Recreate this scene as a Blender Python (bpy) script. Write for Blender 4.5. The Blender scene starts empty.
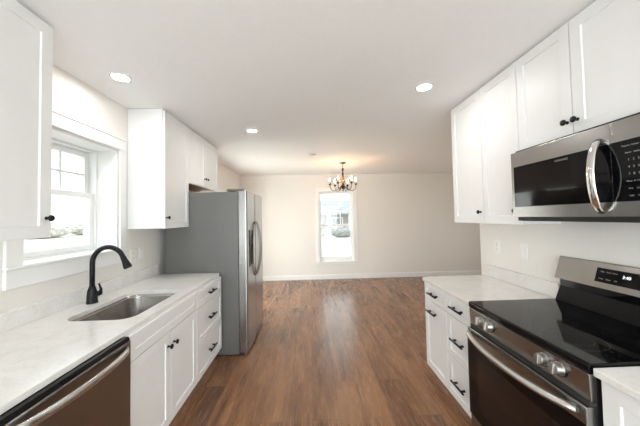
import bpy, bmesh, math, random
from mathutils import Vector, Matrix
random.seed(7)
S = bpy.context.scene
C = S.collection
PI = math.pi

# ------------------------------------------------------------------ camera
yaw, pitch, roll = .0377, .0315, -.0199
f0 = Vector((math.sin(yaw), math.cos(yaw), 0)); r0 = Vector((math.cos(yaw), -math.sin(yaw), 0)); u0 = Vector((0, 0, 1))
fw = f0 * math.cos(pitch) + u0 * math.sin(pitch)
up = u0 * math.cos(pitch) - f0 * math.sin(pitch)
rt = r0 * math.cos(roll) + up * math.sin(roll)
up = up * math.cos(roll) - r0 * math.sin(roll)
cd = bpy.data.cameras.new('camera'); cam = bpy.data.objects.new('camera', cd); C.objects.link(cam)
M = Matrix((rt, up, -fw)).transposed().to_4x4(); M.translation = (0, 0, 1.448)
cam.matrix_world = M
cd.sensor_width = 36; cd.lens = 272.2 * 36 / 640; cd.shift_x = -.0003; cd.shift_y = -.0067
cd.clip_start = .02; cd.clip_end = 300
S.camera = cam

# ------------------------------------------------------------------ world, daylight, exposure
SKY = 2.0
w = bpy.data.worlds.new('overcast'); S.world = w; w.use_nodes = True
bg = w.node_tree.nodes['Background']
bg.inputs[0].default_value = (.93, .97, 1.0, 1); bg.inputs[1].default_value = SKY
def portal(name, loc, rot, sx, sy):
    l = bpy.data.lights.new(name, 'AREA'); l.shape = 'RECTANGLE'; l.size = sx; l.size_y = sy; l.cycles.is_portal = True
    o = bpy.data.objects.new(name, l); C.objects.link(o); o.location = loc; o.rotation_euler = rot
def daylight(name, loc, rot, sx, sy, watts, col):
    l = bpy.data.lights.new(name, 'AREA'); l.shape = 'RECTANGLE'; l.size = sx; l.size_y = sy; l.energy = watts; l.color = col
    o = bpy.data.objects.new(name, l); C.objects.link(o); o.location = loc; o.rotation_euler = rot
daylight('daylight_added_back_door', (0.06, -2.68, 1.06), (PI / 2, 0, 0), 3.1, 2.1, 110, (.89, .945, 1.0))  # area lamp for daylight from behind, set outside the added rear door
daylight('daylight_added_patio_door', (-1.86, 4.9, .98), (0, -PI / 2, 0), 1.86, 1.6, 40, (1.0, .97, .93))  # area lamp put in to brighten the dining end, outside an added door
portal('portal_left', (-1.9, 1.977, 1.63), (0, -PI / 2, 0), .9, .85)
portal('portal_far', (.635, 6.62, 1.2), (-PI / 2, 0, 0), .75, 1.6)
portal('portal_dining_side', (4.78, 4.4, 1.2), (0, PI / 2, 0), 1.8, 1.6)
S.view_settings.view_transform = 'Standard'; S.view_settings.look = 'None'
S.view_settings.exposure = 0.57; S.view_settings.gamma = 1.0; S.view_settings.use_curve_mapping = False
S.cycles.max_bounces = 12; S.cycles.diffuse_bounces = 8; S.cycles.glossy_bounces = 6; S.cycles.transparent_max_bounces = 12
S.cycles.sample_clamp_indirect = 8

# ------------------------------------------------------------------ materials
def mat(name, col, rough=.5, metal=0.0, spec=.5, emit=None, es=0.0, coat=0.0):
    m = bpy.data.materials.new(name); m.use_nodes = True
    b = m.node_tree.nodes['Principled BSDF']
    b.inputs['Base Color'].default_value = (*col, 1); b.inputs['Roughness'].default_value = rough
    b.inputs['Metallic'].default_value = metal; b.inputs['Specular IOR Level'].default_value = spec
    b.inputs['Coat Weight'].default_value = coat
    if emit: b.inputs['Emission Color'].default_value = (*emit, 1); b.inputs['Emission Strength'].default_value = es
    return m
def nodes(m): return m.node_tree.nodes, m.node_tree.links, m.node_tree.nodes['Principled BSDF']
def noisy(m, c1, c2, scale, detail=4, vec=(1, 1, 1), bump=0.0, lo=.35, hi=.65, rough=None):
    """procedural colour mottling and optional bump, in object space"""
    n, l, b = nodes(m)
    tc = n.new('ShaderNodeTexCoord'); mp = n.new('ShaderNodeMapping'); mp.inputs['Scale'].default_value = vec
    t = n.new('ShaderNodeTexNoise'); t.inputs['Scale'].default_value = scale; t.inputs['Detail'].default_value = detail
    r = n.new('ShaderNodeValToRGB'); r.color_ramp.elements[0].position = lo; r.color_ramp.elements[1].position = hi
    r.color_ramp.elements[0].color = (*c1, 1); r.color_ramp.elements[1].color = (*c2, 1)
    l.new(tc.outputs['Object'], mp.inputs[0]); l.new(mp.outputs[0], t.inputs[0]); l.new(t.outputs[0], r.inputs[0]); l.new(r.outputs[0], b.inputs['Base Color'])
    if bump:
        bp = n.new('ShaderNodeBump'); bp.inputs['Strength'].default_value = bump; bp.inputs['Distance'].default_value = .002
        l.new(t.outputs[0], bp.inputs['Height']); l.new(bp.outputs[0], b.inputs['Normal'])
    if rough:
        mr = n.new('ShaderNodeMapRange'); mr.inputs['To Min'].default_value = rough[0]; mr.inputs['To Max'].default_value = rough[1]
        l.new(t.outputs[0], mr.inputs[0]); l.new(mr.outputs[0], b.inputs['Roughness'])
    return m
wall_m = noisy(mat('wall_paint', (.79, .765, .73), .6, spec=.3), (.81, .782, .745), (.825, .798, .762), 60, bump=.05)
ceil_m = noisy(mat('ceiling_paint', (.8, .79, .775), .8, spec=.2), (.865, .865, .865), (.88, .88, .88), 40, bump=.04)
trim_m = mat('trim_paint', (.84, .84, .835), .35)
cab_m = noisy(mat('cabinet_paint', (.83, .825, .81), .42, spec=.4), (.815, .82, .82), (.83, .835, .835), 8)
vinyl_m = mat('window_vinyl', (.86, .87, .87), .35)
black_m = noisy(mat('matte_black_metal', (.008, .008, .010), .42, 0, .25), (.006, .006, .008), (.011, .011, .013), 60)
gap_m = mat('dark_recess', (.02, .02, .02), .7)
plate_m = mat('plate_plastic', (.84, .83, .81), .35)
slot_m = mat('slot_dark', (.05, .05, .05), .6)
ply_m = noisy(mat('raw_plywood', (.5, .3, .15), .6), (.42, .24, .11), (.58, .36, .19), 6, vec=(2, 12, 12))
rubber_m = mat('black_plastic', (.012, .012, .013), .45)
side_m = noisy(mat('fridge_side_paint', (.2, .195, .19), .42, .35), (.145, .141, .137), (.168, .164, .16), 300, bump=.05)
def steel(name, c, ro, vec):
    m = mat(name, c, ro, 1.0)
    c2 = tuple(min(1, x * 1.03) for x in c); c1 = tuple(x * .97 for x in c)
    return noisy(m, c1, c2, 9, 3, vec, 0, .3, .7, (ro - .02, ro + .03))
steel_m = steel('brushed_steel', (.345, .337, .328), .24, (1, 1, 90))
steel_h = mat('satin_steel', (.60, .588, .575), .27, 1.0)
steel_dw = steel('dark_brushed_steel', (.29, .272, .255), .30, (1, 1, 90))
knob_m = mat('knob_steel', (.47, .455, .44), .3, 1.0)
sink_m = noisy(mat('sink_steel', (.42, .40, .38), .27, 1.0), (.41, .39, .37), (.43, .41, .39), 30)
chrome_m = mat('polished_steel', (.75, .74, .73), .12, 1.0)
glassblk = mat('black_glass', (.004, .004, .005), .05, 0, .22)
ovenblk = mat('oven_door_glass', (.005, .004, .004), .07, 0, .22)
ovenwin = noisy(mat('oven_window_glass', (.02, .014, .011), .1, 0, .22), (.010, .006, .005), (.026, .016, .012), 40, vec=(1, 1, 20))
burner_m = mat('burner_ring_print', (.045, .045, .048), .12)
bronze_m = noisy(mat('aged_bronze', (.12, .07, .035), .4, .8), (.05, .032, .02), (.10, .068, .042), 50)
amber_m = mat('amber_glass', (.30, .21, .15), .25, 0, .6)
candle_m = mat('candle_sleeve', (.42, .35, .26), .5)
bulb_m = mat('warm_bulb', (1, .8, .55), .3, emit=(1, .60, .32), es=140)
lens_m = mat('lit_lens', (1, 1, 1), .5, emit=(1, .975, .945), es=122)
digit_m = mat('lit_digits', (.1, .1, .1), .4, emit=(.85, .93, 1), es=1.3)
print_m = mat('printed_legend', (.28, .28, .28), .5)
def pane_mat():
    m = bpy.data.materials.new('window_glass'); m.use_nodes = True
    n, l = m.node_tree.nodes, m.node_tree.links; n.clear()
    o = n.new('ShaderNodeOutputMaterial'); mx = n.new('ShaderNodeMixShader'); t = n.new('ShaderNodeBsdfTransparent'); g = n.new('ShaderNodeBsdfGlossy')
    t.inputs[0].default_value = (.95, .98, .97, 1); g.inputs['Roughness'].default_value = .01
    lw = n.new('ShaderNodeLayerWeight'); lw.inputs[0].default_value = .5; pw = n.new('ShaderNodeMath'); pw.operation = 'POWER'; pw.inputs[1].default_value = 5
    fr = n.new('ShaderNodeMath'); fr.operation = 'MULTIPLY_ADD'; fr.inputs[1].default_value = .9; fr.inputs[2].default_value = .04
    l.new(lw.outputs['Facing'], pw.inputs[0]); l.new(pw.outputs[0], fr.inputs[0]); l.new(fr.outputs[0], mx.inputs[0]); l.new(t.outputs[0], mx.inputs[1]); l.new(g.outputs[0], mx.inputs[2]); l.new(mx.outputs[0], o.inputs[0])
    return m
pane_m = pane_mat()
def quartz():
    m = mat('quartz', (.78, .76, .73), .16)
    n, l, b = nodes(m)
    tc = n.new('ShaderNodeTexCoord')
    t1 = n.new('ShaderNodeTexNoise'); t1.inputs['Scale'].default_value = 7; t1.inputs['Detail'].default_value = 8; t1.inputs['Distortion'].default_value = 1.2
    t2 = n.new('ShaderNodeTexNoise'); t2.inputs['Scale'].default_value = 95; t2.inputs['Detail'].default_value = 3
    r1 = n.new('ShaderNodeValToRGB'); e = r1.color_ramp.elements
    e[0].position = .36; e[0].color = (.755, .74, .715, 1); e[1].position = .56; e[1].color = (.81, .80, .78, 1)
    v = r1.color_ramp.elements.new(.47); v.color = (.79, .778, .757, 1)
    r2 = n.new('ShaderNodeValToRGB'); r2.color_ramp.elements[0].position = .3; r2.color_ramp.elements[0].color = (.93, .925, .915, 1); r2.color_ramp.elements[1].position = .5; r2.color_ramp.elements[1].color = (1, 1, 1, 1)
    mx = n.new('ShaderNodeMix'); mx.data_type = 'RGBA'; mx.blend_type = 'MULTIPLY'; mx.inputs[0].default_value = 1
    l.new(tc.outputs['Object'], t1.inputs[0]); l.new(tc.outputs['Object'], t2.inputs[0]); l.new(t1.outputs[0], r1.inputs[0]); l.new(t2.outputs[0], r2.inputs[0])
    l.new(r1.outputs[0], mx.inputs[6]); l.new(r2.outputs[0], mx.inputs[7]); l.new(mx.outputs[2], b.inputs['Base Color'])
    return m
quartz_m = quartz()
def planks():
    m = mat('wood_planks', (.3, .15, .08), .3)
    n, l, b = nodes(m)
    tc = n.new('ShaderNodeTexCoord'); sp = n.new('ShaderNodeSeparateXYZ'); cb = n.new('ShaderNodeCombineXYZ')
    l.new(tc.outputs['Object'], sp.inputs[0]); l.new(sp.outputs['Y'], cb.inputs['X']); l.new(sp.outputs['X'], cb.inputs['Y'])
    br = n.new('ShaderNodeTexBrick'); br.offset = .37; br.offset_frequency = 2
    br.inputs['Scale'].default_value = 1; br.inputs['Brick Width'].default_value = 1.22; br.inputs['Row Height'].default_value = .19
    br.inputs['Mortar Size'].default_value = .0012; br.inputs['Mortar Smooth'].default_value = .3; br.inputs['Bias'].default_value = 0
    br.inputs['Color1'].default_value = (0, 0, 0, 1); br.inputs['Color2'].default_value = (1, 1, 1, 1); br.inputs['Mortar'].default_value = (.5, .5, .5, 1)
    l.new(cb.outputs[0], br.inputs[0])
    mul = n.new('ShaderNodeMath'); mul.operation = 'MULTIPLY'; mul.inputs[1].default_value = 37
    l.new(br.outputs['Color'], mul.inputs[0])
    def grain(vec, scale, det, dist):
        mp = n.new('ShaderNodeMapping'); mp.inputs['Scale'].default_value = vec; l.new(cb.outputs[0], mp.inputs[0])
        t = n.new('ShaderNodeTexNoise'); t.noise_dimensions = '4D'; t.inputs['Scale'].default_value = scale; t.inputs['Detail'].default_value = det; t.inputs['Distortion'].default_value = dist
        l.new(mp.outputs[0], t.inputs[0]); l.new(mul.outputs[0], t.inputs['W']); return t
    g1 = grain((.8, 7, 1), 2.0, 5, .9); g2 = grain((2.5, 45, 1), 3, 4, .2)
    ramp = n.new('ShaderNodeValToRGB'); e = ramp.color_ramp.elements
    e[0].position = .30; e[0].color = (.115, .049, .023, 1); e[1].position = .72; e[1].color = (.335, .168, .084, 1)
    k = ramp.color_ramp.elements.new(.47); k.color = (.212, .100, .050, 1)
    add = n.new('ShaderNodeMath'); add.operation = 'MULTIPLY_ADD'; add.inputs[1].default_value = .19
    l.new(br.outputs['Color'], add.inputs[0])
    s1 = n.new('ShaderNodeMath'); s1.operation = 'SUBTRACT'; s1.inputs[1].default_value = .085; l.new(g1.outputs[0], s1.inputs[0]); l.new(s1.outputs[0], add.inputs[2])
    a2 = n.new('ShaderNodeMath'); a2.operation = 'MULTIPLY_ADD'; a2.inputs[1].default_value = .11; l.new(g2.outputs[0], a2.inputs[0])
    s2 = n.new('ShaderNodeMath'); s2.operation = 'SUBTRACT'; s2.inputs[1].default_value = .055; l.new(add.outputs[0], s2.inputs[0]); l.new(s2.outputs[0], a2.inputs[2])
    l.new(a2.outputs[0], ramp.inputs[0])
    mx = n.new('ShaderNodeMix'); mx.data_type = 'RGBA'; mx.inputs[7].default_value = (.06, .03, .016, 1)
    l.new(br.outputs['Fac'], mx.inputs[0]); l.new(ramp.outputs[0], mx.inputs[6]); l.new(mx.outputs[2], b.inputs['Base Color'])
    mr = n.new('ShaderNodeMapRange'); mr.inputs['To Min'].default_value = .20; mr.inputs['To Max'].default_value = .33; l.new(g2.outputs[0], mr.inputs[0]); l.new(mr.outputs[0], b.inputs['Roughness'])
    bp = n.new('ShaderNodeBump'); bp.inputs['Strength'].default_value = .05; bp.inputs['Distance'].default_value = .001; l.new(g2.outputs[0], bp.inputs['Height']); l.new(bp.outputs[0], b.inputs['Normal'])
    return m
floor_m = planks()

# ------------------------------------------------------------------ mesh helpers
ROOT = {}
def obj(name, bm, m, parent=None, bevel=0.0, seg=2, angle=.6):
    me = bpy.data.meshes.new(name)
    bmesh.ops.recalc_face_normals(bm, faces=bm.faces)
    o = bpy.data.objects.new(name, me); C.objects.link(o)
    if parent is not None:
        base = ROOT[parent.name]; bmesh.ops.translate(bm, verts=bm.verts, vec=-base); o.parent = parent; ROOT[o.name] = base
    else: ROOT[o.name] = Vector((0, 0, 0))
    bm.to_mesh(me); bm.free(); me.materials.append(m)
    if bevel:
        b = o.modifiers.new('bevel', 'BEVEL'); b.width = bevel; b.segments = seg; b.limit_method = 'ANGLE'; b.angle_limit = angle
    return o
def thing(name, label, cat, loc, group=None):
    o = bpy.data.objects.new(name, None); C.objects.link(o); o.location = loc; o.empty_display_size = .05
    ROOT[o.name] = Vector(loc); tag(o, label, cat, group); return o
def tag(o, label, cat, group=None):
    o['label'] = label; o['category'] = cat
    if group: o['group'] = group
def struct(name, bm, m, parent=None, **k):
    o = obj(name, bm, m, parent, **k)
    if parent is None: o['kind'] = 'structure'
    return o
def B(): return bmesh.new()
def bx(bm, x0, x1, y0, y1, z0, z1):
    v = [bm.verts.new(p) for p in ((x0, y0, z0), (x1, y0, z0), (x1, y1, z0), (x0, y1, z0), (x0, y0, z1), (x1, y0, z1), (x1, y1, z1), (x0, y1, z1))]
    for q in ((0, 3, 2, 1), (4, 5, 6, 7), (0, 1, 5, 4), (1, 2, 6, 5), (2, 3, 7, 6), (3, 0, 4, 7)): bm.faces.new([v[i] for i in q])
    return bm
def box(*a): return bx(B(), *a)
def prism(bm, prof, axis, a, b):
    """extrude a 2-D profile along an axis: 'Y' -> profile is (x, z); 'X' -> (y, z); 'Z' -> (x, y)"""
    def P(p, t): return {'Y': (p[0], t, p[1]), 'X': (t, p[0], p[1]), 'Z': (p[0], p[1], t)}[axis]
    v0 = [bm.verts.new(P(p, a)) for p in prof]; v1 = [bm.verts.new(P(p, b)) for p in prof]; n = len(prof)
    bm.faces.new(v0); bm.faces.new(v1[::-1])
    for i in range(n): bm.faces.new((v0[i], v1[i], v1[(i + 1) % n], v0[(i + 1) % n]))
    return bm
def tube(bm, pts, r, n=12, sx=1.0, sy=1.0, up=Vector((0, 0, 1))):
    pts = [Vector(p) for p in pts]; rad = r if isinstance(r, (list, tuple)) else [r] * len(pts); rings = []
    t = (pts[1] - pts[0]).normalized(); a = t.cross(up)
    if a.length < .01: a = t.cross(Vector((1, 0, 0)))
    a.normalize()
    for i, p in enumerate(pts):
        t = (pts[min(i + 1, len(pts) - 1)] - pts[max(i - 1, 0)]).normalized()
        a = (a - t * a.dot(t)).normalized(); b = t.cross(a)
        rings.append([bm.verts.new(p + (a * math.cos(2 * PI * k / n) * sx + b * math.sin(2 * PI * k / n) * sy) * rad[i]) for k in range(n)])
    for i in range(len(rings) - 1):
        for k in range(n):
            f = bm.faces.new((rings[i][k], rings[i][(k + 1) % n], rings[i + 1][(k + 1) % n], rings[i + 1][k])); f.smooth = True
    bm.faces.new(rings[0][::-1]); bm.faces.new(rings[-1]); return bm
def lathe(bm, prof, o, axis=(0, 0, 1), n=24, smooth=True):
    """profile of (radius, height) swept about an axis through o"""
    ax = Vector(axis).normalized(); a = ax.orthogonal().normalized(); b = ax.cross(a); o = Vector(o); rings = []
    for r, h in prof: rings.append([bm.verts.new(o + ax * h + (a * math.cos(2 * PI * k / n) + b * math.sin(2 * PI * k / n)) * max(r, .0002)) for k in range(n)])
    for i in range(len(rings) - 1):
        for k in range(n):
            f = bm.faces.new((rings[i][k], rings[i][(k + 1) % n], rings[i + 1][(k + 1) % n], rings[i + 1][k])); f.smooth = smooth
    bm.faces.new(rings[0][::-1]); bm.faces.new(rings[-1]); return bm
def rrect(x0, x1, y0, y1, r, n=6):
    out = []
    for cx, cy, a in ((x1 - r, y1 - r, 0), (x0 + r, y1 - r, 90), (x0 + r, y0 + r, 180), (x1 - r, y0 + r, 270)):
        for i in range(n + 1):
            t = math.radians(a + 90 * i / n); out.append((cx + r * math.cos(t), cy + r * math.sin(t)))
    return out
def text(name, s, size, parent, loc, xdir, ydir, m, align='CENTER', depth=.0003, space=1.0):
    cu = bpy.data.curves.new(name, 'FONT'); cu.body = s; cu.size = size; cu.align_x = align; cu.align_y = 'CENTER'; cu.extrude = depth; cu.space_line = space
    o = bpy.data.objects.new(name, cu); C.objects.link(o); cu.materials.append(m)
    x = Vector(xdir).normalized(); y = Vector(ydir).normalized(); z = x.cross(y)
    mt = Matrix((x, y, z)).transposed().to_4x4(); mt.translation = Vector(loc) - ROOT[parent.name]
    bpy.context.view_layer.update()
    me = bpy.data.meshes.new_from_object(o.evaluated_get(bpy.context.evaluated_depsgraph_get())); bpy.data.objects.remove(o); me.transform(mt)
    o = bpy.data.objects.new(name, me); C.objects.link(o); o.parent = parent; ROOT[o.name] = ROOT[parent.name]; return o

# ------------------------------------------------------------------ room shell
XL, XR, YF, H = -1.621, 1.6265, 6.41, 2.459
YB, XD, YN = -2.5, 4.6, 2.56          # wall behind, dining side wall, end of the kitchen's range wall
WT = .20
WY0, WY1, WZ0, WZ1 = 1.594, 2.36, 1.21, 2.05         # sink window opening
FX0, FX1, FZ0, FZ1 = .212, 1.012, .405, 2.055          # dining window opening
struct('floor', box(XL - WT, XD + WT, YB - WT, YF + WT, -.1, 0), floor_m)
struct('ceiling', box(XL - WT, XD + WT, YB - WT, YF + WT, H, H + .12), ceil_m)
b = B()
bx(b, XL - WT, XL, YB, WY0, 0, H); bx(b, XL - WT, XL, WY1, 4.1, 0, H); bx(b, XL - WT, XL, 5.7, YF, 0, H); bx(b, XL - WT, XL, 4.1, 5.7, 1.92, H); bx(b, XL - WT, XL, WY0, WY1, 0, WZ0); bx(b, XL - WT, XL, WY0, WY1, WZ1, H)
struct('wall_left', b, wall_m)
b = B()
bx(b, XL - WT, FX0, YF, YF + WT, 0, H); bx(b, FX1, XD + WT, YF, YF + WT, 0, H); bx(b, FX0, FX1, YF, YF + WT, 0, FZ0); bx(b, FX0, FX1, YF, YF + WT, FZ1, H)
struct('wall_far', b, wall_m)
struct('wall_right', box(XR, XR + .12, YB, YN, 0, H), wall_m)
b = B()   # dining side: near wall and side wall opened for an added, unseen window
bx(b, XR + .12, XD + WT, YN - .12, YN, 0, H)
struct('wall_dining_near', b, wall_m)
b = B()
bx(b, XD, XD + WT, YN, 3.5, 0, H); bx(b, XD, XD + WT, 5.3, YF, 0, H); bx(b, XD, XD + WT, 3.5, 5.3, 0, .41); bx(b, XD, XD + WT, 3.5, 5.3, 2.0, H)
struct('wall_dining_side', b, wall_m)
b = B()   # wall behind the camera, opened for an added, unseen glazed door
bx(b, XL - WT, -1.5, YB - .14, YB, 0, H); bx(b, 1.62, XR + .12, YB - .14, YB, 0, H); bx(b, -1.5, 1.62, YB - .14, YB, 2.12, H)
struct('wall_back', b, wall_m)

def frame_yz(bm, x0, x1, y0, y1, z0, z1, w, wb=None):
    wb = wb or w
    bx(bm, x0, x1, y0, y0 + w, z0, z1); bx(bm, x0, x1, y1 - w, y1, z0, z1); bx(bm, x0, x1, y0 + w, y1 - w, z1 - w, z1); bx(bm, x0, x1, y0 + w, y1 - w, z0, z0 + wb); return bm
def frame_xz(bm, x0, x1, y0, y1, z0, z1, w, wb=None):
    wb = wb or w
    bx(bm, x0, x0 + w, y0, y1, z0, z1); bx(bm, x1 - w, x1, y0, y1, z0, z1); bx(bm, x0 + w, x1 - w, y0, y1, z1 - w, z1); bx(bm, x0 + w, x1 - w, y0, y1, z0, z0 + wb); return bm
def wroot(name, loc):
    o = bpy.data.objects.new(name, None); C.objects.link(o); o.location = loc; ROOT[o.name] = Vector(loc); o['kind'] = 'structure'; return o
# sink window: frame deep in the wall, lower sash inboard of the upper one
w1 = wroot('window_1', (XL, 1.977, WZ0))
XF = -1.782
frame_yz(b := B(), XF - .10, XF, WY0 + .001, WY1 - .001, WZ0 + .001, WZ1 - .001, .028, .016); obj('window_frame', b, vinyl_m, w1, .002)
MR = 1.668
so, si = XF - .075, XF - .035
frame_yz(b := B(), so - .012, so + .02, WY0 + .032, WY1 - .032, MR - .02, WZ1 - .032, .040); us = obj('upper_sash', b, vinyl_m, w1, .003)
b = B(); g0, g1, h0, h1 = WY0 + .072, WY1 - .072, MR + .02, WZ1 - .072
for k in (1, 2): y = g0 + (g1 - g0) * k / 3; bx(b, so - .004, so + .012, y - .008, y + .008, h0, h1)
bx(b, so - .0035, so + .0115, g0, g1, (h0 + h1) / 2 - .008, (h0 + h1) / 2 + .008); obj('muntin_grid', b, vinyl_m, us)
obj('glass_pane', box(so - .002, so + .001, g0, g1, h0, h1), pane_m, us)
frame_yz(b := B(), si - .01, si + .022, WY0 + .032, WY1 - .032, WZ0 + .018, MR + .018, .040, .036); ls = obj('lower_sash', b, vinyl_m, w1, .003)
obj('glass_pane', box(si, si + .003, g0, g1, WZ0 + .054, MR - .022), pane_m, ls)
b = B(); bx(b, XL + .001, XL + .020, WY0 - .095, WY0 - .006, WZ0 + .007, WZ1 + .01); bx(b, XL + .001, XL + .020, WY1 + .006, WY1 + .078, WZ0 + .007, WZ1 + .01)
bx(b, XL + .001, XL + .024, WY0 - .095, WY1 + .078, WZ1 + .006, WZ1 + .092); bx(b, XL + .001, XL + .03, WY0 - .10, WY1 + .083, WZ1 + .0921, WZ1 + .107)
obj('window_casing', b, trim_m, w1, .002)
b = B(); bx(b, XF + .001, XL, WY0, WY0 + .012, WZ0, WZ1); bx(b, XF + .001, XL, WY1 - .012, WY1, WZ0, WZ1); bx(b, XF + .001, XL, WY0 + .012, WY1 - .012, WZ1 - .012, WZ1); obj('jamb_lining', b, trim_m, w1)
b = prism(B(), [(XF + .001, WY0), (XF + .001, WY1), (XL + .001, WY1), (XL + .001, WY1 + .085), (XL + .030, WY1 + .085), (XL + .030, WY0 - .10), (XL + .001, WY0 - .10), (XL + .001, WY0)], 'Z', WZ0 - .012, WZ0 + .006); obj('window_stool', b, trim_m, w1, .004)
obj('apron', box(XL + .001, XL + .02, WY0 - .095, WY1 + .078, 1.095, WZ0 - .013), trim_m, w1, .003)
# dining window
w2 = wroot('window_2', (.647, YF, FZ0))
frame_xz(b := B(), FX0 + .001, FX1 - .001, YF + .06, YF + .16, FZ0 + .001, FZ1 - .001, .022); obj('window_frame', b, vinyl_m, w2, .002)
MR = 1.255
frame_xz(b := B(), FX0 + .024, FX1 - .024, YF + .115, YF + .147, MR - .02, FZ1 - .024, .028); us = obj('upper_sash', b, vinyl_m, w2, .003)
g0, g1, h0, h1 = FX0 + .052, FX1 - .052, MR + .015, FZ1 - .052
b = B()
for k in (1, 2): x = g0 + (g1 - g0) * k / 3; bx(b, x - .009, x + .009, YF + .122, YF + .14, h0, h1)
bx(b, g0, g1, YF + .1225, YF + .1395, (h0 + h1) / 2 - .009, (h0 + h1) / 2 + .009); obj('muntin_grid', b, vinyl_m, us)
obj('glass_pane', box(g0, g1, YF + .13, YF + .133, h0, h1), pane_m, us)
frame_xz(b := B(), FX0 + .024, FX1 - .024, YF + .075, YF + .107, FZ0 + .024, MR + .02, .028, .08); ls = obj('lower_sash', b, vinyl_m, w2, .003)
obj('glass_pane', box(g0, g1, YF + .09, YF + .093, FZ0 + .104, MR - .02), pane_m, ls)
b = B(); bx(b, FX0 - .078, FX0 - .004, YF - .02, YF - .001, FZ0 + .007, FZ1 + .005); bx(b, FX1 + .004, FX1 + .10, YF - .02, YF - .001, FZ0 + .007, FZ1 + .005)
bx(b, FX0 - .078, FX1 + .10, YF - .022, YF - .001, FZ1 + .0051, FZ1 + .085); obj('window_casing', b, trim_m, w2, .002)
b = B(); bx(b, FX0, FX0 + .008, YF, YF + .06, FZ0, FZ1); bx(b, FX1 - .008, FX1, YF, YF + .06, FZ0, FZ1); bx(b, FX0 + .008, FX1 - .008, YF, YF + .06, FZ1 - .008, FZ1); obj('jamb_lining', b, trim_m, w2)
b = prism(B(), [(FX0 - .11, YF - .04), (FX1 + .13, YF - .04), (FX1 + .13, YF - .001), (FX1, YF - .001), (FX1, YF + .06), (FX0, YF + .06), (FX0, YF - .001), (FX0 - .11, YF - .001)], 'Z', FZ0 - .012, FZ0 + .006); obj('window_stool', b, trim_m, w2, .003)
obj('apron', box(FX0 - .09, FX1 + .11, YF - .02, YF - .001, FZ0 - .078, FZ0 - .013), trim_m, w2, .003)
# dining side window and rear glazed door, both unseen and added to admit daylight
w3 = wroot('added_window_3', (XD, 4.4, .41))
frame_yz(b := B(), XD + .06, XD + .14, 3.501, 5.299, .411, 1.999, .06); bx(b, XD + .065, XD + .135, 4.37, 4.43, .47, 1.94); obj('window_frame', b, vinyl_m, w3, .002)
frame_yz(b := B(), XD - .02, XD - .001, 3.41, 5.39, .32, 2.09, .088); obj('window_casing', b, trim_m, w3, .002)
obj('glass_pane', box(XD + .095, XD + .099, 3.561, 5.239, .471, 1.939), pane_m, w3)
d2 = wroot('added_door_2', (XL, 4.9, 0))  # added patio door, hidden by the refrigerator, as a way in for daylight
b = B(); frame_yz(b, XL - .14, XL - .06, 4.101, 5.699, .001, 1.919, .055); bx(b, XL - .135, XL - .065, 4.85, 4.95, .056, 1.864); obj('door_frame', b, vinyl_m, d2, .002)
for a, c in ((4.156, 4.85), (4.95, 5.644)): obj('glass_pane', box(XL - .102, XL - .098, a, c, .056, 1.864), pane_m, d2)
b = B(); bx(b, XL + .001, XL + .02, 4.03, 4.105, .001, 1.985); bx(b, XL + .001, XL + .02, 5.695, 5.77, .001, 1.985); bx(b, XL + .001, XL + .02, 4.105, 5.695, 1.915, 1.985); obj('door_casing', b, trim_m, d2, .002)
d1 = wroot('added_door_1', (.06, YB, 0))
b = B(); frame_xz(b, -1.499, 1.619, YB - .12, YB - .02, .001, 2.119, .06)
for x in (-.46, .58): bx(b, x - .045, x + .045, YB - .11, YB - .03, .061, 2.059)
obj('door_frame', b, vinyl_m, d1, .002)
for i, (a, c) in enumerate(((-1.439, -.505), (-.415, .535), (.625, 1.559))): obj('glass_pane', box(a, c, YB - .072, YB - .068, .061, 2.059), pane_m, d1)
# baseboards
def base_prof(s=1): return [(0, 0), (.016, 0), (.016, .085), (.010, .097), (.010, .104), (0, .108)]
struct('baseboard_far', prism(B(), [(YF - .001 - p, z + .0005) for p, z in base_prof()], 'X', XL + .02, XD - .02), trim_m)
struct('baseboard_left', prism(B(), [(XL + .001 + p, z + .0005) for p, z in base_prof()], 'Y', 5.772, YF - .019), trim_m)
struct('baseboard_side', prism(B(), [(XD - .001 - p, z + .0005) for p, z in base_prof()], 'Y', YN + .02, YF - .019), trim_m)
struct('baseboard_right', prism(B(), [(YN + .001 + p, z + .0005) for p, z in base_prof()], 'X', XR + .002, XD - .019), trim_m)

# ------------------------------------------------------------------ cabinets
def shaker(name, parent, xf, nx, y0, y1, z0, z1, rail=.057, th=.019, rec=.0075):
    """framed front in the plane x = xf facing nx, with a recessed flat panel"""
    y0 += .001; y1 -= .001; bm = B(); xb = xf - nx * th; xr = xf - nx * rec; ch = .002
    def ring(x, i): return [bm.verts.new((x, y, z)) for y, z in ((y0 + i, z0 + i), (y1 - i, z0 + i), (y1 - i, z1 - i), (y0 + i, z1 - i))]
    R = [ring(xb, 0), ring(xf, 0), ring(xf, rail), ring(xr, rail + ch)]
    bm.faces.new(R[0])
    for a, c in zip(R, R[1:]):
        for k in range(4): bm.faces.new((a[k], a[(k + 1) % 4], c[(k + 1) % 4], c[k]))
    bm.faces.new(R[-1])
    return obj(name, bm, cab_m, parent, .0015, 2, .9)
def knob(parent, xf, nx, y, z):
    return obj('knob', lathe(B(), [(.0085, .0003), (.0085, .003), (.0052, .005), (.0050, .016), (.0095, .019), (.0148, .022), (.0158, .026), (.0145, .030), (.009, .0325), (.0008, .033)], (xf, y, z), (nx, 0, 0), 20), black_m, parent)
def pull(parent, xf, nx, y, z, L=.158):
    bm = B(); x = xf + nx * .030
    tube(bm, [(x, y - L / 2, z), (x, y + L / 2, z)], .0072, 12)
    for s in (-1, 1): tube(bm, [(xf + nx * .0003, y + s * .048, z), (xf + nx * .0302, y + s * .048, z)], [.0085, .0065], 10)
    return obj('pull_handle', bm, black_m, parent)
TOP = .857       # underside of the worktops
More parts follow.
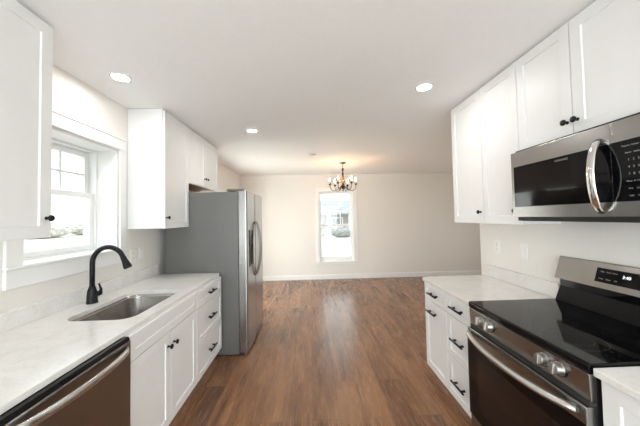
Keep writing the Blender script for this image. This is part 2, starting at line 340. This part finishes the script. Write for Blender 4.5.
def carcass(name, t, x0, x1, y0, y1, z0, z1, m=None): return obj(name, box(x0, x1, y0, y1, z0, z1), m or cab_m, t, .001)
def base_cabinet(label, y0, y1, xf, nx, xw, group, hollow=False):
    t = thing('base_cabinet', label, 'cabinet', (xf - nx * .3, (y0 + y1) / 2, 0), group)
    xb = xf - nx * .0205; xs = sorted((xb, xw))
    if hollow:
        bm = B(); bx(bm, xs[0], xs[1], y0 + .001, y0 + .019, .108, TOP - .001); bx(bm, xs[0], xs[1], y1 - .019, y1 - .001, .108, TOP - .001); bx(bm, xs[0], xs[1], y0 + .019, y1 - .019, .108, .126); bx(bm, xs[0], xs[0] + .012, y0 + .019, y1 - .019, .126, TOP - .001)
        bx(bm, xs[1] - .02, xs[1], y0 + .019, y1 - .019, .69, TOP - .001); obj('carcass', bm, cab_m, t)
    else: carcass('carcass', t, xs[0], xs[1], y0 + .001, y1 - .001, .108, TOP - .001)
    xs = sorted((xf - nx * .085, xw)); carcass('toe_kick', t, xs[0], xs[1], y0 + .001, y1 - .001, .0005, .1075)
    return t
ZT0, ZT1 = .706, .849
def drawer(t, xf, nx, y0, y1, z0, z1, zh, rail=.045):
    d = shaker('drawer_front', t, xf, nx, y0, y1, z0, z1, rail); pull(d, xf, nx, (y0 + y1) / 2, zh); return d
XLF, XRF = -.945, 1.030
g = 'white base cabinets under the left worktop'
t = base_cabinet('white base cabinet below the near end of the sink worktop, before the dishwasher', .10, .847, XLF, 1, XL + .004, g)
for a, c, k in ((.103, .480, .44), (.484, .844, .524)): knob(shaker('door', t, XLF, 1, a, c, .113, .849), XLF, 1, k, .72)
t = base_cabinet('white sink base cabinet with false front and two knobbed doors, beside the dishwasher', 1.461, 2.302, XLF, 1, XL + .004, g, True)
shaker('false_front', t, XLF, 1, 1.464, 2.299, .714, ZT1, .05)
for a, c, k in ((1.464, 1.880, 1.845), (1.884, 2.299, 1.920)): knob(shaker('door', t, XLF, 1, a, c, .113, .709), XLF, 1, k, .622)
t = base_cabinet('white three-drawer base cabinet with black pulls, standing against the refrigerator', 2.302, 2.925, XLF, 1, XL + .004, g)
for z0, z1, zh in ((ZT0, ZT1, .78), (.410, .701, .555), (.113, .405, .262)): drawer(t, XLF, 1, 2.305, 2.921, z0, z1, zh)
g = 'white base cabinets beside the range'
t = base_cabinet('white three-drawer base cabinet with black pulls, directly against the range', 1.729, 2.071, XRF, -1, XR - .004, g)
for z0, z1, zh in ((ZT0, ZT1, .775), (.402, .701, .545), (.113, .397, .245)): drawer(t, XRF, -1, 1.732, 2.069, z0, z1, zh)
t = base_cabinet('white base cabinet with one drawer above one door, at the open end of the run', 2.071, 2.468, XRF, -1, XR - .004, g)
drawer(t, XRF, -1, 2.073, 2.465, ZT0, ZT1, .775)
d = shaker('door', t, XRF, -1, 2.073, 2.465, .113, ZT1 - .148); pull(d, XRF, -1, 2.30, .618)
t = base_cabinet('white base cabinet on the camera side of the range, under its own worktop', .10, .960, XRF, -1, XR - .004, g)
for a, c, k in ((.103, .522, .48), (.526, .957, .567)): knob(shaker('door', t, XRF, -1, a, c, .113, .849), XRF, -1, k, .74)

def wall_cabinet(label, y0, y1, xf, nx, xw, z0, z1, doors, knobs, group, under=None):
    t = thing('wall_cabinet', label, 'cabinet', (xf - nx * .16, (y0 + y1) / 2, z0), group)
    xs = sorted((xf - nx * .0205, xw)); carcass('carcass', t, xs[0], xs[1], y0 + .001, y1 - .001, z0 + .002, H - .003)
    if under: xs = sorted((xf - nx * .03, xw - nx * -.01)); obj('underside_panel', box(xs[0], xs[1], y0 + .01, y1 - .01, z0 - .004, z0 + .0015), ply_m, t)
    for (a, c), (ky, kz) in zip(doors, knobs):
        d = shaker('door', t, xf, nx, a, c, z0, z1)
        if ky: knob(d, xf, nx, ky, kz)
    return t
XLU, XRU, ZU0, ZU1 = -1.291, 1.361, 1.375, 2.440
g = 'white wall cabinets on the window wall'
wall_cabinet('white wall cabinet hanging at the near side of the sink window', .55, 1.411, XLU, 1, XL + .002, ZU0, ZU1, ((.552, .979), (.983, 1.409)), ((.94, 1.47), (1.382, 1.47)), g)
wall_cabinet('tall white wall cabinet between the sink window and the refrigerator', 2.474, 2.956, XLU, 1, XL + .002, ZU0, ZU1, ((2.476, 2.954),), ((2.502, 1.472),), g)
wall_cabinet('short white two-door wall cabinet hung above the refrigerator', 2.956, 3.885, XLU, 1, XL + .002, 1.845, ZU1, ((2.958, 3.419), (3.423, 3.883)), ((3.385, 1.945), (3.458, 1.945)), g, True)
g = 'white wall cabinets on the range wall'
wall_cabinet('white wall cabinet at the open dining end of the range wall', 2.084, 2.524, XRU, -1, XR - .002, ZU0, ZU1, ((2.086, 2.522),), ((2.118, 1.465),), g)
wall_cabinet('white wall cabinet with its knob tucked beside the microwave', 1.704, 2.084, XRU, -1, XR - .002, ZU0, ZU1, ((1.706, 2.082),), ((1.737, 1.465),), g)
wall_cabinet('short white two-door wall cabinet directly over the microwave', .965, 1.704, XRU, -1, XR - .002, 1.848, ZU1, ((.967, 1.336), (1.340, 1.702)), ((1.311, 1.918), (1.366, 1.918)), g)

# ------------------------------------------------------------------ worktops
def slab(name, parent, outer, hole, z0, z1):
    bm = B(); ed = []
    for loop in ([outer] + ([hole] if hole else [])):
        vs = [bm.verts.new((x, y, z1)) for x, y in loop]
        ed += [bm.edges.new((vs[i], vs[(i + 1) % len(vs)])) for i in range(len(vs))]
    r = bmesh.ops.triangle_fill(bm, use_beauty=True, use_dissolve=False, edges=ed)
    fs = [q for q in r['geom'] if isinstance(q, bmesh.types.BMFace)]
    if hole:
        hx = [p[0] for p in hole]; hy = [p[1] for p in hole]
        kill = [q for q in fs if min(hx) < q.calc_center_median().x < max(hx) and min(hy) < q.calc_center_median().y < max(hy) and all((v.co.x, v.co.y) != None and min(hx) - 1e-4 <= v.co.x <= max(hx) + 1e-4 and min(hy) - 1e-4 <= v.co.y <= max(hy) + 1e-4 for v in q.verts)]
        fs = [q for q in fs if q not in kill]; bmesh.ops.delete(bm, geom=kill, context='FACES_ONLY')
    e = bmesh.ops.extrude_face_region(bm, geom=fs)
    # extrude keeps the original faces as the other cap
    bmesh.ops.translate(bm, verts=[v for v in e['geom'] if isinstance(v, bmesh.types.BMVert)], vec=(0, 0, z0 - z1))
    return obj(name, bm, quartz_m, parent, .003, 2)
SX0, SX1, SY0, SY1 = -1.44, -1.045, 1.625, 2.262
CT = .8835
t = thing('worktop', 'long pale quartz worktop with an undermount sink below the window', 'countertop', (-1.29, 1.5, TOP))
sink_hole = rrect(SX0, SX1, SY0, SY1, .085, 8)
slab('slab', t, [(XL + .001, .08), (-.9655, .08), (-.9655, 2.925), (-.973, 2.938), (XL + .001, 2.938)], sink_hole, TOP, CT)
obj('backsplash', box(XL + .001, XL + .021,   .08, 2.938, CT + .0005, .982), quartz_m, t, .002)
t = thing('worktop', 'pale quartz worktop between the range and the dining area', 'countertop', (1.3, 2.1, TOP))
slab('slab', t, [(1.008, 1.728), (XR - .001, 1.728), (XR - .001, 2.50), (1.035, 2.482), (1.016, 2.474), (1.008, 2.45)], None, TOP, CT)
obj('backsplash', box(XR - .021, XR - .001, 1.728, 2.462, CT + .0005, .985), quartz_m, t, .002)
t = thing('worktop', 'short pale quartz worktop on the camera side of the range', 'countertop', (1.3, .5, TOP))
slab('slab', t, [(1.008, .08), (XR - .001, .08), (XR - .001, .967), (1.014, .967), (1.008, .961)], None, TOP, CT)
obj('backsplash', box(XR - .021, XR - .001, .08, .967, CT + .0005, .985), quartz_m, t, .002)

# ------------------------------------------------------------------ sink and faucet
t = thing('sink', 'undermount stainless steel sink basin set in the quartz below the window', 'sink', (-1.26, 1.91, .66))
bm = B(); rings = []
for ins, z, r in ((-.010, TOP - .0006, .095), (.0, TOP - .0006, .085), (.004, TOP - .02, .08), (.010, .70, .07), (.022, .672, .055), (.05, .660, .05)):
    rings.append([bm.verts.new((x, y, z)) for x, y in rrect(SX0 + ins, SX1 - ins, SY0 + ins, SY1 - ins, max(r, .02), 8)])
for a, c in zip(rings, rings[1:]):
    for k in range(len(a)): f = bm.faces.new((a[k], a[(k + 1) % len(a)], c[(k + 1) % len(a)], c[k])); f.smooth = True
bm.faces.new(rings[-1]); o = obj('basin', bm, sink_m, t); sm = o.modifiers.new('thick', 'SOLIDIFY'); sm.thickness = .0015; sm.offset = -1
obj('drain', lathe(B(), [(.045, .0), (.045, .003), (.036, .003), (.03, .001), (.006, .001)], (-1.26, 1.91, .6612)), chrome_m, t)
t = thing('faucet', 'matte black pull-down gooseneck faucet standing behind the sink', 'faucet', (-1.527, 1.972, CT))
fx, fy = -1.527, 1.972
obj('body', lathe(B(), [(.035, .0005), (.035, .006), (.0325, .012), (.031, .05), (.028, .08), (.021, .105), (.017, .118)], (fx, fy, CT), n=28), black_m, t)
pts = [(fx, fy, CT + .10), (fx, fy, 1.08), (fx, fy, 1.155)]
R = .108
for i in range(1, 15):
    a = PI - i * (PI - .35) / 14; pts.append((fx + R + R * math.cos(a), fy, 1.158 + R * math.sin(a) * 1.02))
obj('spout', tube(B(), pts, .0160, 16), black_m, t)
e = Vector(pts[-1]); dv = (e - Vector(pts[-2])).normalized()
obj('spray_head', lathe(B(), [(.0165, -.004), (.0185, .004), (.0175, .012), (.021, .04), (.026, .068), (.026, .08), (.022, .084)], e, dv, 24), black_m, t)
b = tube(B(), [(fx + .004, fy, CT + .062), (fx + .036, fy + .012, CT + .062), (fx + .050, fy + .017, CT + .066)], [.017, .0175, .014], 16)
tube(b, [(fx + .044, fy + .015, CT + .064), (fx + .048, fy + .016, CT + .092), (fx + .040, fy + .014, CT + .118), (fx + .036, fy + .013, CT + .132)], [.0135, .0085, .006, .0065], 14)
obj('lever', b, black_m, t)

# ------------------------------------------------------------------ dishwasher
t = thing('dishwasher', 'dark stainless dishwasher with a bowed bar handle beside the sink base', 'dishwasher', (-1.25, 1.17, 0))
D0, D1 = .852, 1.456
obj('tub_body', box(XL + .03, -.966, D0 + .004, D1 - .004, .02, .85), rubber_m, t)
obj('door', box(-.965, -.932, D0, D1, .115, .836), steel_dw, t, .004)
obj('control_strip', prism(B(), [(-.965, .8365), (-.936, .8365), (-.942, .8555), (-.965, .8555)], 'Y', D0, D1), glassblk, t, .002)
obj('toe_panel', box(-1.03, -1.02, D0 + .003, D1 - .003, .002, .112), rubber_m, t)
n = 24; bm = B(); pts = []; 
for i in range(n + 1):
    s = i / n; y = D0 + .035 + (D1 - D0 - .07) * s; pts.append((-.930 + .048 * math.sin(PI * s) ** .55, y, .806))
tube(bm, pts, .0135, 14, .75, 1.25); obj('bar_handle', bm, steel_h, t)

# ------------------------------------------------------------------ refrigerator
t = thing('refrigerator', 'stainless side-by-side refrigerator with a grey side, past the sink worktop', 'refrigerator', (-1.15, 3.42, 0))
R0, R1 = 2.959, 3.895
obj('cabinet_body', box(-1.545, -.775, R0, R1, .012, 1.742), side_m, t, .006)
b = box(-1.5, -.72, R0 + .02, R1 - .02, .002, .0115); obj('base_grille', b, rubber_m, t)
def fdoor(name, y0, y1):
    prof = [(-.770, y0), (-.770, y1)]
    prof += [(-.705 - .022 * (1 - math.cos(a)), y1 - .022 * (1 - math.sin(a))) for a in [PI / 2 - 0, PI / 4 * 1.2, .9, .5, 0]][:0]
    r = .02; fr = -.678; pr = [(-.770, y0)]
    for i in range(6): a = PI / 2 * i / 5; pr.append((fr - r + r * math.sin(a), y0 + r - r * math.cos(a)))
    for i in range(6): a = PI / 2 * i / 5; pr.append((fr - r + r * math.cos(a), y1 - r + r * math.sin(a)))
    pr.append((-.770, y1))
    bm = prism(B(), pr, 'Z', .022, 1.752)
    return obj(name, bm, steel_m, t, .002, 2, 1.0)
GAP = 3.385
fd = fdoor('freezer_door', R0 + .002, GAP - .003); rd = fdoor('fresh_food_door', GAP + .003, R1 - .002)
def bow(parent, y, s):
    pts = []
    for i in range(21):
        u = i / 20; pts.append((-.676 + .062 * math.sin(PI * u) ** .7, y + s * (.008 + .004 * math.sin(PI * u)), .765 + .65 * u))
    return obj('bow_handle', tube(B(), pts, .013, 12, 1.0, .8), steel_dw, parent)
bow(fd, GAP - .03, -1); bow(rd, GAP + .03, 1)
disp = obj('dispenser_recess', box(-.6776, -.672, 3.06, 3.25, .915, 1.32), glassblk, fd, .004)
obj('dispenser_cavity', box(-.6716, -.6708, 3.08, 3.23, .94, 1.16), gap_m, disp)
for n_, y in (('hinge_cover', R0 + .06), ('hinge_cover', R1 - .06)): obj(n_, box(-.90, -.72, y - .045, y + .045, 1.7525, 1.775), side_m, t, .006)
for y in (R0 + .03, R1 - .06): obj('front_foot', lathe(B(), [(.018, .0005), (.018, .014), (.01, .021)], (-.745, y + .015, 0)), rubber_m, t)

# ------------------------------------------------------------------ range
t = thing('range', 'freestanding stainless electric range with black glass cooktop below the microwave', 'stove', (1.3, 1.344, 0))
A0, A1 = .972, 1.723
obj('body', box(1.035, 1.60, A0 + .004, A1 - .004, .012, .8485), rubber_m, t)
obj('cooktop', prism(B(), [(1.001, .866), (1.006, .857), (1.562, .857), (1.562, .894), (1.010, .894), (1.001, .887)], 'Y', A0, A1), glassblk, t, .003)
cook = [o for o in C.objects if o.name == 'cooktop'][0]
for (x, y, r) in ((1.14, 1.17, .115), (1.14, 1.53, .095), (1.40, 1.17, .085), (1.40, 1.53, .105), (1.27, 1.345, .055)):
    bm = B(); n = 48
    for r_ in (r, r * .62):
        a = [bm.verts.new((x + r_ * math.cos(2 * PI * k / n), y + r_ * math.sin(2 * PI * k / n), 0.89435)) for k in range(n)]
        c = [bm.verts.new((x + (r_ - .003) * math.cos(2 * PI * k / n), y + (r_ - .003) * math.sin(2 * PI * k / n), 0.89435)) for k in range(n)]
        for k in range(n): bm.faces.new((a[k], a[(k + 1) % n], c[(k + 1) % n], c[k]))
    obj('burner_ring', bm, burner_m, cook)
cp = obj('control_panel', prism(B(), [(1.008, .757), (1.003, .8565), (1.034, .8565), (1.034, .757)], 'Y', A0 + .002, A1 - .002), steel_m, t, .003)
for y in (1.600, 1.522, 1.168, 1.094):
    z = .812; x = 1.0055; ax = Vector((-1, 0, .12)).normalized()
    k = obj('knob', lathe(B(), [(.0275, .0005), (.0275, .004), (.024, .005), (.0235, .026), (.022, .029), (.001, .029)], (x, y, z), ax, 28), knob_m, cp, .001)
    gb = B(); bx(gb, -.0075, .0075, -.022, .022, .0285, .037)
    zr = Matrix((Vector((0, 1, 0)), ax.cross(Vector((0, 1, 0))) * -1, ax)).transposed().to_4x4(); zr.translation = Vector((x, y, z)); bmesh.ops.transform(gb, matrix=zr, verts=gb.verts)
    obj('grip_bar', gb, knob_m, k, .002)
    obj('knob_skirt', lathe(B(), [(.0315, .0002), (.0315, .0024), (.0278, .0024), (.0278, .0002)], (x, y, z), ax, 28), rubber_m, k)
obj('vent_gap', box(1.006, 1.0345, A0 + .006, A1 - .006, .738, .7565), gap_m, t)
dr = obj('oven_door', box(.988, 1.034, A0 + .003, A1 - .003, .205, .7375), steel_m, t, .004)
obj('door_glass', box(.9835, .9875, A0 + .004, A1 - .004, .207, .672), ovenblk, dr, .002)
obj('oven_window', box(.9828, .9834, A0 + .10, A1 - .10, .285, .600), ovenwin, dr)
b = B()
for k in range(11):
    y = A0 + .08 + k * .056; bx(b, .9868, .9879, y, y + .040, .712, .7165)
obj('vent_slot', b, gap_m, dr)
b = B()
for k in range(3): bx(b, .9868, .9879, A0 + .008, A0 + .026, .698 + k * .010, .7025 + k * .010)
obj('side_slot', b, gap_m, dr)
pts = []
for i in range(25):
    s = i / 24; pts.append((.985 - .056 * (math.sin(PI * s) ** .5 if 0 < s < 1 else 0), A0 + .035 + (A1 - A0 - .07) * s, .713 - .012 * math.sin(PI * s)))
obj('bar_handle', tube(B(), pts, .0165, 14, 1.2, .9), steel_h, dr)
obj('storage_drawer', box(.990, 1.034, A0 + .003, A1 - .003, .05, .2), steel_m, t, .004)
for x in (1.08, 1.55):
    for y in (A0 + .06, A1 - .06): obj('levelling_foot', lathe(B(), [(.02, .0003), (.02, .008), (.008, .0125)], (x, y, 0)), rubber_m, t)
obj('riser', prism(B(), [(1.553, .8945), (1.592, .985), (1.592, 1.031), (1.616, 1.031), (1.616, .8945)], 'Y', A0 + .022, A1 - .022), glassblk, t, .003)
PB, PT = Vector((1.566, 0, 1.032)), Vector((1.609, 0, 1.165))
bgd = obj('backguard', prism(B(), [(PB.x, PB.z), (PT.x, PT.z), (1.613, 1.169), (1.6245, 1.169), (1.6245, 1.032)], 'Y', A0 + .006, A1 - .010), steel_m, t, .003)
nrm = Vector((PB.z - PT.z, 0, PT.x - PB.x)).normalized()
def onpanel(s, off=0): return PB.lerp(PT, s) + nrm * off
q0, q1 = onpanel(.24), onpanel(.80)
bm = prism(B(), [(q0.x, q0.z), (q1.x, q1.z), ((q1 + nrm * .0012).x, (q1 + nrm * .0012).z), ((q0 + nrm * .0012).x, (q0 + nrm * .0012).z)], 'Y', 1.03, 1.472)
dsp = obj('display_panel', bm, glassblk, bgd)
upv = (PT - PB).normalized()
def ptext(name, s, size, y, sfrac, m):
    p = onpanel(sfrac, .0018); text(name, s, size, dsp, (p.x, y, p.z), (0, -1, 0), upv, m)
ptext('clock_digits', '3:40', .022, 1.325, .58, digit_m)
for y, s, lb in ((1.44, .66, 'Bake'), (1.41, .66, 'Broil'), (1.38, .66, 'Warm'), (1.44, .38, 'Timer'), (1.405, .38, 'Clean'), (1.37, .38, 'Off'), (1.20, .64, 'Start'), (1.16, .64, 'Clear'), (1.21, .38, '1 2 3'), (1.16, .38, '4 5 6'), (1.11, .38, '7 8 9')): ptext('key_legend', lb, .010, y, s, print_m)

# ------------------------------------------------------------------ microwave
t = thing('microwave', 'stainless over-range microwave with a curved handle and black keypad', 'microwave', (1.45, 1.32, 1.425))
m0, m1, mx = .940, 1.682, 1.288
obj('case', box(mx + .031, XR - .004, m0 + .002, m1 - .002, 1.402, 1.842), rubber_m, t, .002)
dm = obj('door', box(mx, mx + .030, 1.1063, m1, 1.425, 1.826), steel_m, t, .0012)
obj('door_glass', box(mx - .0022, mx + .0005, 1.1068, m1 - .022, 1.488, 1.736), glassblk, dm, .001)
obj('inner_window', box(mx - .0026, mx - .0022, 1.20, m1 - .07, 1.530, 1.700), ovenblk, dm)
text('maker_lettering', 'FRIGIDAIRE', .0145, dm, (mx - .0027, 1.335, 1.716), (0, -1, 0), (0, 0, 1), print_m)
pm = obj('control_section', box(mx, mx + .030, m0, 1.1057, 1.425, 1.826), steel_m, t, .0012)
obj('keypad_glass', box(mx - .0022, mx + .0005, m0 + .012, 1.1052, 1.488, 1.738), glassblk, pm, .001)
kp = 1.045
for i, row in enumerate(('Popcorn  Reheat  Melt', 'Power   Defrost', '1   2   3', '4   5   6', '7   8   9', 'Timer  0  Clock', 'Stop     Start', 'Light     Fan')):
    text('key_legend', row, .0085 if len(row) > 10 else .0125, pm, (mx - .0027, kp - .02, 1.714 - i * .029), (0, -1, 0), (0, 0, 1), print_m)
pts = []
for i in range(25):
    s = i / 24; k = math.sin(PI * s) ** .6 if 0 < s < 1 else 0
    pts.append((mx - .002 - .058 * k, 1.158 - .018 * k, 1.448 + .312 * s))
obj('bow_handle', tube(B(), pts, .0135, 16, 1.5, .8, up=Vector((1, 0, 0))), chrome_m, dm)
obj('vent_grille', box(mx + .032, mx + .30, m0 + .03, m1 - .03, 1.4005, 1.4018), gap_m, t)

# ------------------------------------------------------------------ wall plates
def plate(name, label, cat, c, n, kind, group=None, wide=.072, tall=.116):
    """c on the wall face, n = direction into the room"""
    c = Vector(c); n = Vector(n); s = Vector((0, 0, 1)).cross(n); t = thing(name, label, cat, c, group)
    def pb(w, h, d0, d1, ox=0, oz=0):
        p = [c + s * (ox - w / 2) + n * d0, c + s * (ox + w / 2) + n * d1]
        return box(*sorted((p[0].x, p[1].x)), *sorted((p[0].y, p[1].y)), c.z + oz - h / 2, c.z + oz + h / 2)
    obj('cover_plate', pb(wide, tall, .0008, .006), plate_m, t, .002)
    if kind == 'outlet':
        for oz in (-.021, .021):
            f = obj('receptacle', pb(.034, .032, .0062, .0078, 0, oz), plate_m, t, .002)
            for ox in (-.007, .007): obj('slot', pb(.0022, .009, .0079, .0083, ox, oz + .003), slot_m, f)
            obj('ground_hole', pb(.005, .005, .0079, .0083, 0, oz - .010), slot_m, f)
    else:
        obj('rocker', pb(.033, .066, .0062, .0095), plate_m, t, .002)
    return t
plate('wall_outlet', 'white duplex outlet on the range wall, nearer its open end', 'outlet', (XR, 2.322, 1.163), (-1, 0, 0), 'outlet', 'white plates above the range-side worktop')
plate('wall_switch', 'white rocker switch plate on the range wall, closer to the microwave', 'switch', (XR, 2.02, 1.160), (-1, 0, 0), 'switch', 'white plates above the range-side worktop')
plate('wall_outlet', 'white duplex outlet just past the sink window casing', 'outlet', (XL, 2.552, 1.135), (1, 0, 0), 'outlet', 'white plates above the sink worktop')
plate('wall_switch', 'white rocker switch plate near the refrigerator above the sink worktop', 'switch', (XL, 2.675, 1.140), (1, 0, 0), 'switch', 'white plates above the sink worktop')
plate('wall_outlet', 'white duplex outlet low on the far wall beside the dining window', 'outlet', (1.55, YF, .365), (0, -1, 0), 'outlet')

# ------------------------------------------------------------------ ceiling lights, detector
g = 'recessed ceiling lights'
for x, y, lb in ((-1.310, 1.929, 'round recessed ceiling light close to the sink window wall'), (-.648, 3.121, 'round recessed ceiling light out in front of the refrigerator'), (.917, 2.084, 'round recessed ceiling light near the range wall cabinets'), (.30, -1.3, 'round recessed ceiling light added out of view for brightness, by the back door')):  # the last one is added behind the camera to brighten the room
    t = thing('ceiling_light', lb, 'ceiling light', (x, y, H), g)
    obj('trim_ring', lathe(B(), [(.068, -.0006), (.067, -.004), (.053, -.0075), (.051, -.004), (.051, -.0006)], (x, y, H), n=32), trim_m, t)
    obj('lens', lathe(B(), [(.0505, -.0012), (.0505, -.0052), (.0002, -.006)], (x, y, H), n=32), lens_m, t)
t = thing('smoke_detector', 'small white round smoke detector on the ceiling before the chandelier', 'smoke detector', (.049, 4.312, H))
obj('housing', lathe(B(), [(.062, -.0006), (.062, -.012), (.054, -.03), (.03, -.036), (.0005, -.036)], (.049, 4.312, H), n=28), plate_m, t)
obj('vent_ring', lathe(B(), [(.0595, -.0185), (.0600, -.0205), (.0572, -.0235), (.0565, -.0215)], (.049, 4.312, H), n=28), slot_m, t)

# ------------------------------------------------------------------ chandelier
cx, cy = .622, 5.02
t = thing('chandelier', 'bronze six-arm candle chandelier with amber centre, hung before the far window', 'chandelier', (cx, cy, H))
obj('canopy', lathe(B(), [(.068, -.0006), (.066, -.008), (.045, -.018), (.018, -.026), (.008, -.034)], (cx, cy, H), n=28), bronze_m, t)
b = B()
for i in range(4):   # short chain links between canopy and hook
    z = H - .045 - i * .022; pts = []
    for k in range(13):
        a = 2 * PI * k / 12; o_ = .008 * math.cos(a); pts.append((cx + (o_ if i % 2 else 0), cy + (0 if i % 2 else o_), z + .014 * math.sin(a)))
    tube(b, pts, .0022, 6)
obj('chain', b, bronze_m, t)
obj('column', lathe(B(), [(.004, 2.352), (.020, 2.345), (.026, 2.335), (.014, 2.322), (.018, 2.305), (.009, 2.285), (.016, 2.262), (.019, 2.235), (.012, 2.212), (.022, 2.200), (.022, 2.194), (.006, 2.190)][::-1], (cx, cy, 0), n=20), bronze_m, t)
obj('glass_bowl', lathe(B(), [(.010, 2.073), (.030, 2.080), (.047, 2.105), (.052, 2.130), (.046, 2.158), (.030, 2.182), (.020, 2.1935)], (cx, cy, 0), n=24), amber_m, t)
obj('hub', lathe(B(), [(.001, 1.918), (.009, 1.925), (.012, 1.938), (.006, 1.95), (.014, 1.962), (.026, 1.985), (.044, 2.01), (.048, 2.025), (.035, 2.04), (.022, 2.052), (.026, 2.062), (.012, 2.0725)], (cx, cy, 0), n=24), bronze_m, t)
RA = .243
for k in range(6):
    a = k * PI / 3 + .04; ux, uy = math.cos(a), math.sin(a)
    def P(r, z): return (cx + ux * r, cy + uy * r, z)
    pts = []
    ctrl = [(.035, 2.0), (.075, 1.985), (.11, 1.952), (.15, 1.930), (.19, 1.936), (.225, 1.965), (.241, 2.005), (RA, 2.034)]
    arm = obj('arm', tube(B(), [P(*c) for c in ctrl], .0055, 10), bronze_m, t)
    bm = B(); pts = [P(.10 + .028 * math.cos(q) * (1 - i * .045), 1.985 + .028 * math.sin(q) * (1 - i * .045)) for i, q in enumerate([-1.9 + .45 * j for j in range(13)])]
    obj('scroll', tube(bm, pts, .0035, 8), bronze_m, arm)
    p = P(RA, 0)
    obj('drip_cup', lathe(B(), [(.006, 2.030), (.012, 2.036), (.016, 2.046), (.030, 2.058), (.031, 2.062), (.012, 2.062)], p, n=20), bronze_m, arm)
    obj('candle_sleeve', lathe(B(), [(.0105, 2.0625), (.0105, 2.108), (.006, 2.111)], p, n=16), candle_m, arm)
    obj('bulb', lathe(B(), [(.006, 2.1115), (.0095, 2.122), (.0115, 2.133), (.0088, 2.150), (.004, 2.164), (.001, 2.174)], p, n=16), bulb_m, arm)

# ------------------------------------------------------------------ outdoors
gr_m = noisy(mat('winter_lawn', (.5, .46, .38), .9), (.52, .49, .42), (.74, .71, .65), .35, 6)
b = B(); bx(b, -70, -1.95, -40, 70, -.5, -.32); bx(b, -1.95, 60, 6.75, 70, -.5, -.32); bx(b, -1.95, 60, -40, -2.75, -.5, -.32); bx(b, 5.0, 60, -2.75, 6.75, -.5, -.32)
struct('ground', b, gr_m)
housepane_m = mat('dim_house_glass', (.30, .31, .32), .2)
sid_m = noisy(mat('pale_siding', (.72, .69, .66), .7), (.38, .34, .32), (.46, .42, .40), 3, vec=(1, 1, 12))
roof_m = noisy(mat('grey_shingle', (.33, .37, .42), .8), (.29, .30, .32), (.34, .35, .37), 6, vec=(1, 4, 4))
hx0, hx1, hy = -3.0, 9.5, 30.0
t = thing('neighbour_house', 'low pale house with a grey roof, seen through the dining window', 'house', (3.2, 33, -.32))
obj('wall', box(hx0, hx1, hy, hy + 7, -.32, 1.75), sid_m, t)
obj('roof', prism(B(), [(hy - 1.6, 1.7), (hy - 1.6, 1.85), (hy + 3.5, 3.5), (hy + 8.4, 1.85), (hy + 8.4, 1.7)], 'X', hx0 - .4, hx1 + .4), roof_m, t)
for x in (1.95, 4.15, 6.35): obj('porch_post', box(x - .09, x + .09, hy - 1.45, hy - 1.27, -.32, 1.699), trim_m, t)
for x in (.4, 3.0, 7.4):
    fo = obj('window', box(x - .6, x + .6, hy - .06, hy - .001, .3, 1.4), trim_m, t); obj('pane', box(x - .5, x + .5, hy - .075, hy - .061, .4, 1.3), housepane_m, fo)
hedge_m = noisy(mat('winter_hedge', (.20, .20, .19), .9), (.27, .27, .26), (.36, .36, .34), 5)
pale_m = noisy(mat('pale_scrub', (.5, .5, .45), .9), (.50, .48, .44), (.60, .585, .55), 5)
def shrub(x, y, w_, d, h, lb, grp, m=None):
    bm = B(); bmesh.ops.create_icosphere(bm, subdivisions=4, radius=1)
    for v in bm.verts:
        k = 1 + random.uniform(-.12, .12); v.co = Vector((x + v.co.x * w_ * k, y + v.co.y * d * k, -.34 + max(0, v.co.z * .5 + .5) * h * (1 + random.uniform(-.14, .14))))
    o = obj('shrub', bm, m or hedge_m); tag(o, lb, 'shrub', grp); return o
for i, x in enumerate((-2.2, .3, 2.8, 5.3, 7.8)): shrub(x, 23.5 + random.uniform(-.3, .3), 1.0, .6, .75, 'grey winter shrub in the low row before the neighbouring house', 'shrubs before the neighbouring house')
for i, y in enumerate((13, 19.5, 26, 32.5, 39)): shrub(-30 + random.uniform(-1, 1), y, 1.6, 2.5, 1.6, 'grey winter shrub at the edge of the lawn outside the sink window', 'shrubs beyond the sink window', pale_m)
bark_m = noisy(mat('bare_bark', (.30, .27, .24), .9), (.40, .37, .34), (.52, .48, .44), 8)
def tree(x, y, h, lb, grp):
    bm = B()
    def branch(p, d, L, r, lev):
        q = p + d * L * .5 + Vector((random.uniform(-.05, .05), random.uniform(-.05, .05), 0)) * L; e_ = p + d * L
        tube(bm, [p, q, e_], [r, r * .8, r * .6], 5 if lev else 8)
        if lev < 4:
            for k in range(3 if lev < 3 else 2):
                v = (d + Vector((random.uniform(-.8, .8), random.uniform(-.8, .8), random.uniform(-.1, .5)))).normalized()
                branch(p.lerp(e_, random.uniform(.6, 1)), v, L * random.uniform(.6, .78), r * .55, lev + 1)
    branch(Vector((x, y, -.34)), Vector((0, 0, 1)), h * .36, h * .022, 0)
    o = obj('bare_tree', bm, bark_m); tag(o, lb, 'tree', grp)
for x, y, h in ((-24, 19, 8), (-26, 24, 9), (-22, 30, 8), (-33, 28, 10), (-28, 36, 10)): tree(x, y, h, 'bare winter tree on the lawn outside the sink window', 'bare trees beyond the sink window')
tree(-1.5, 42, 8, 'bare winter tree rising behind the neighbouring house, over its left end', None); tree(6.5, 44, 8, 'bare winter tree rising behind the neighbouring house, over its right end', None)
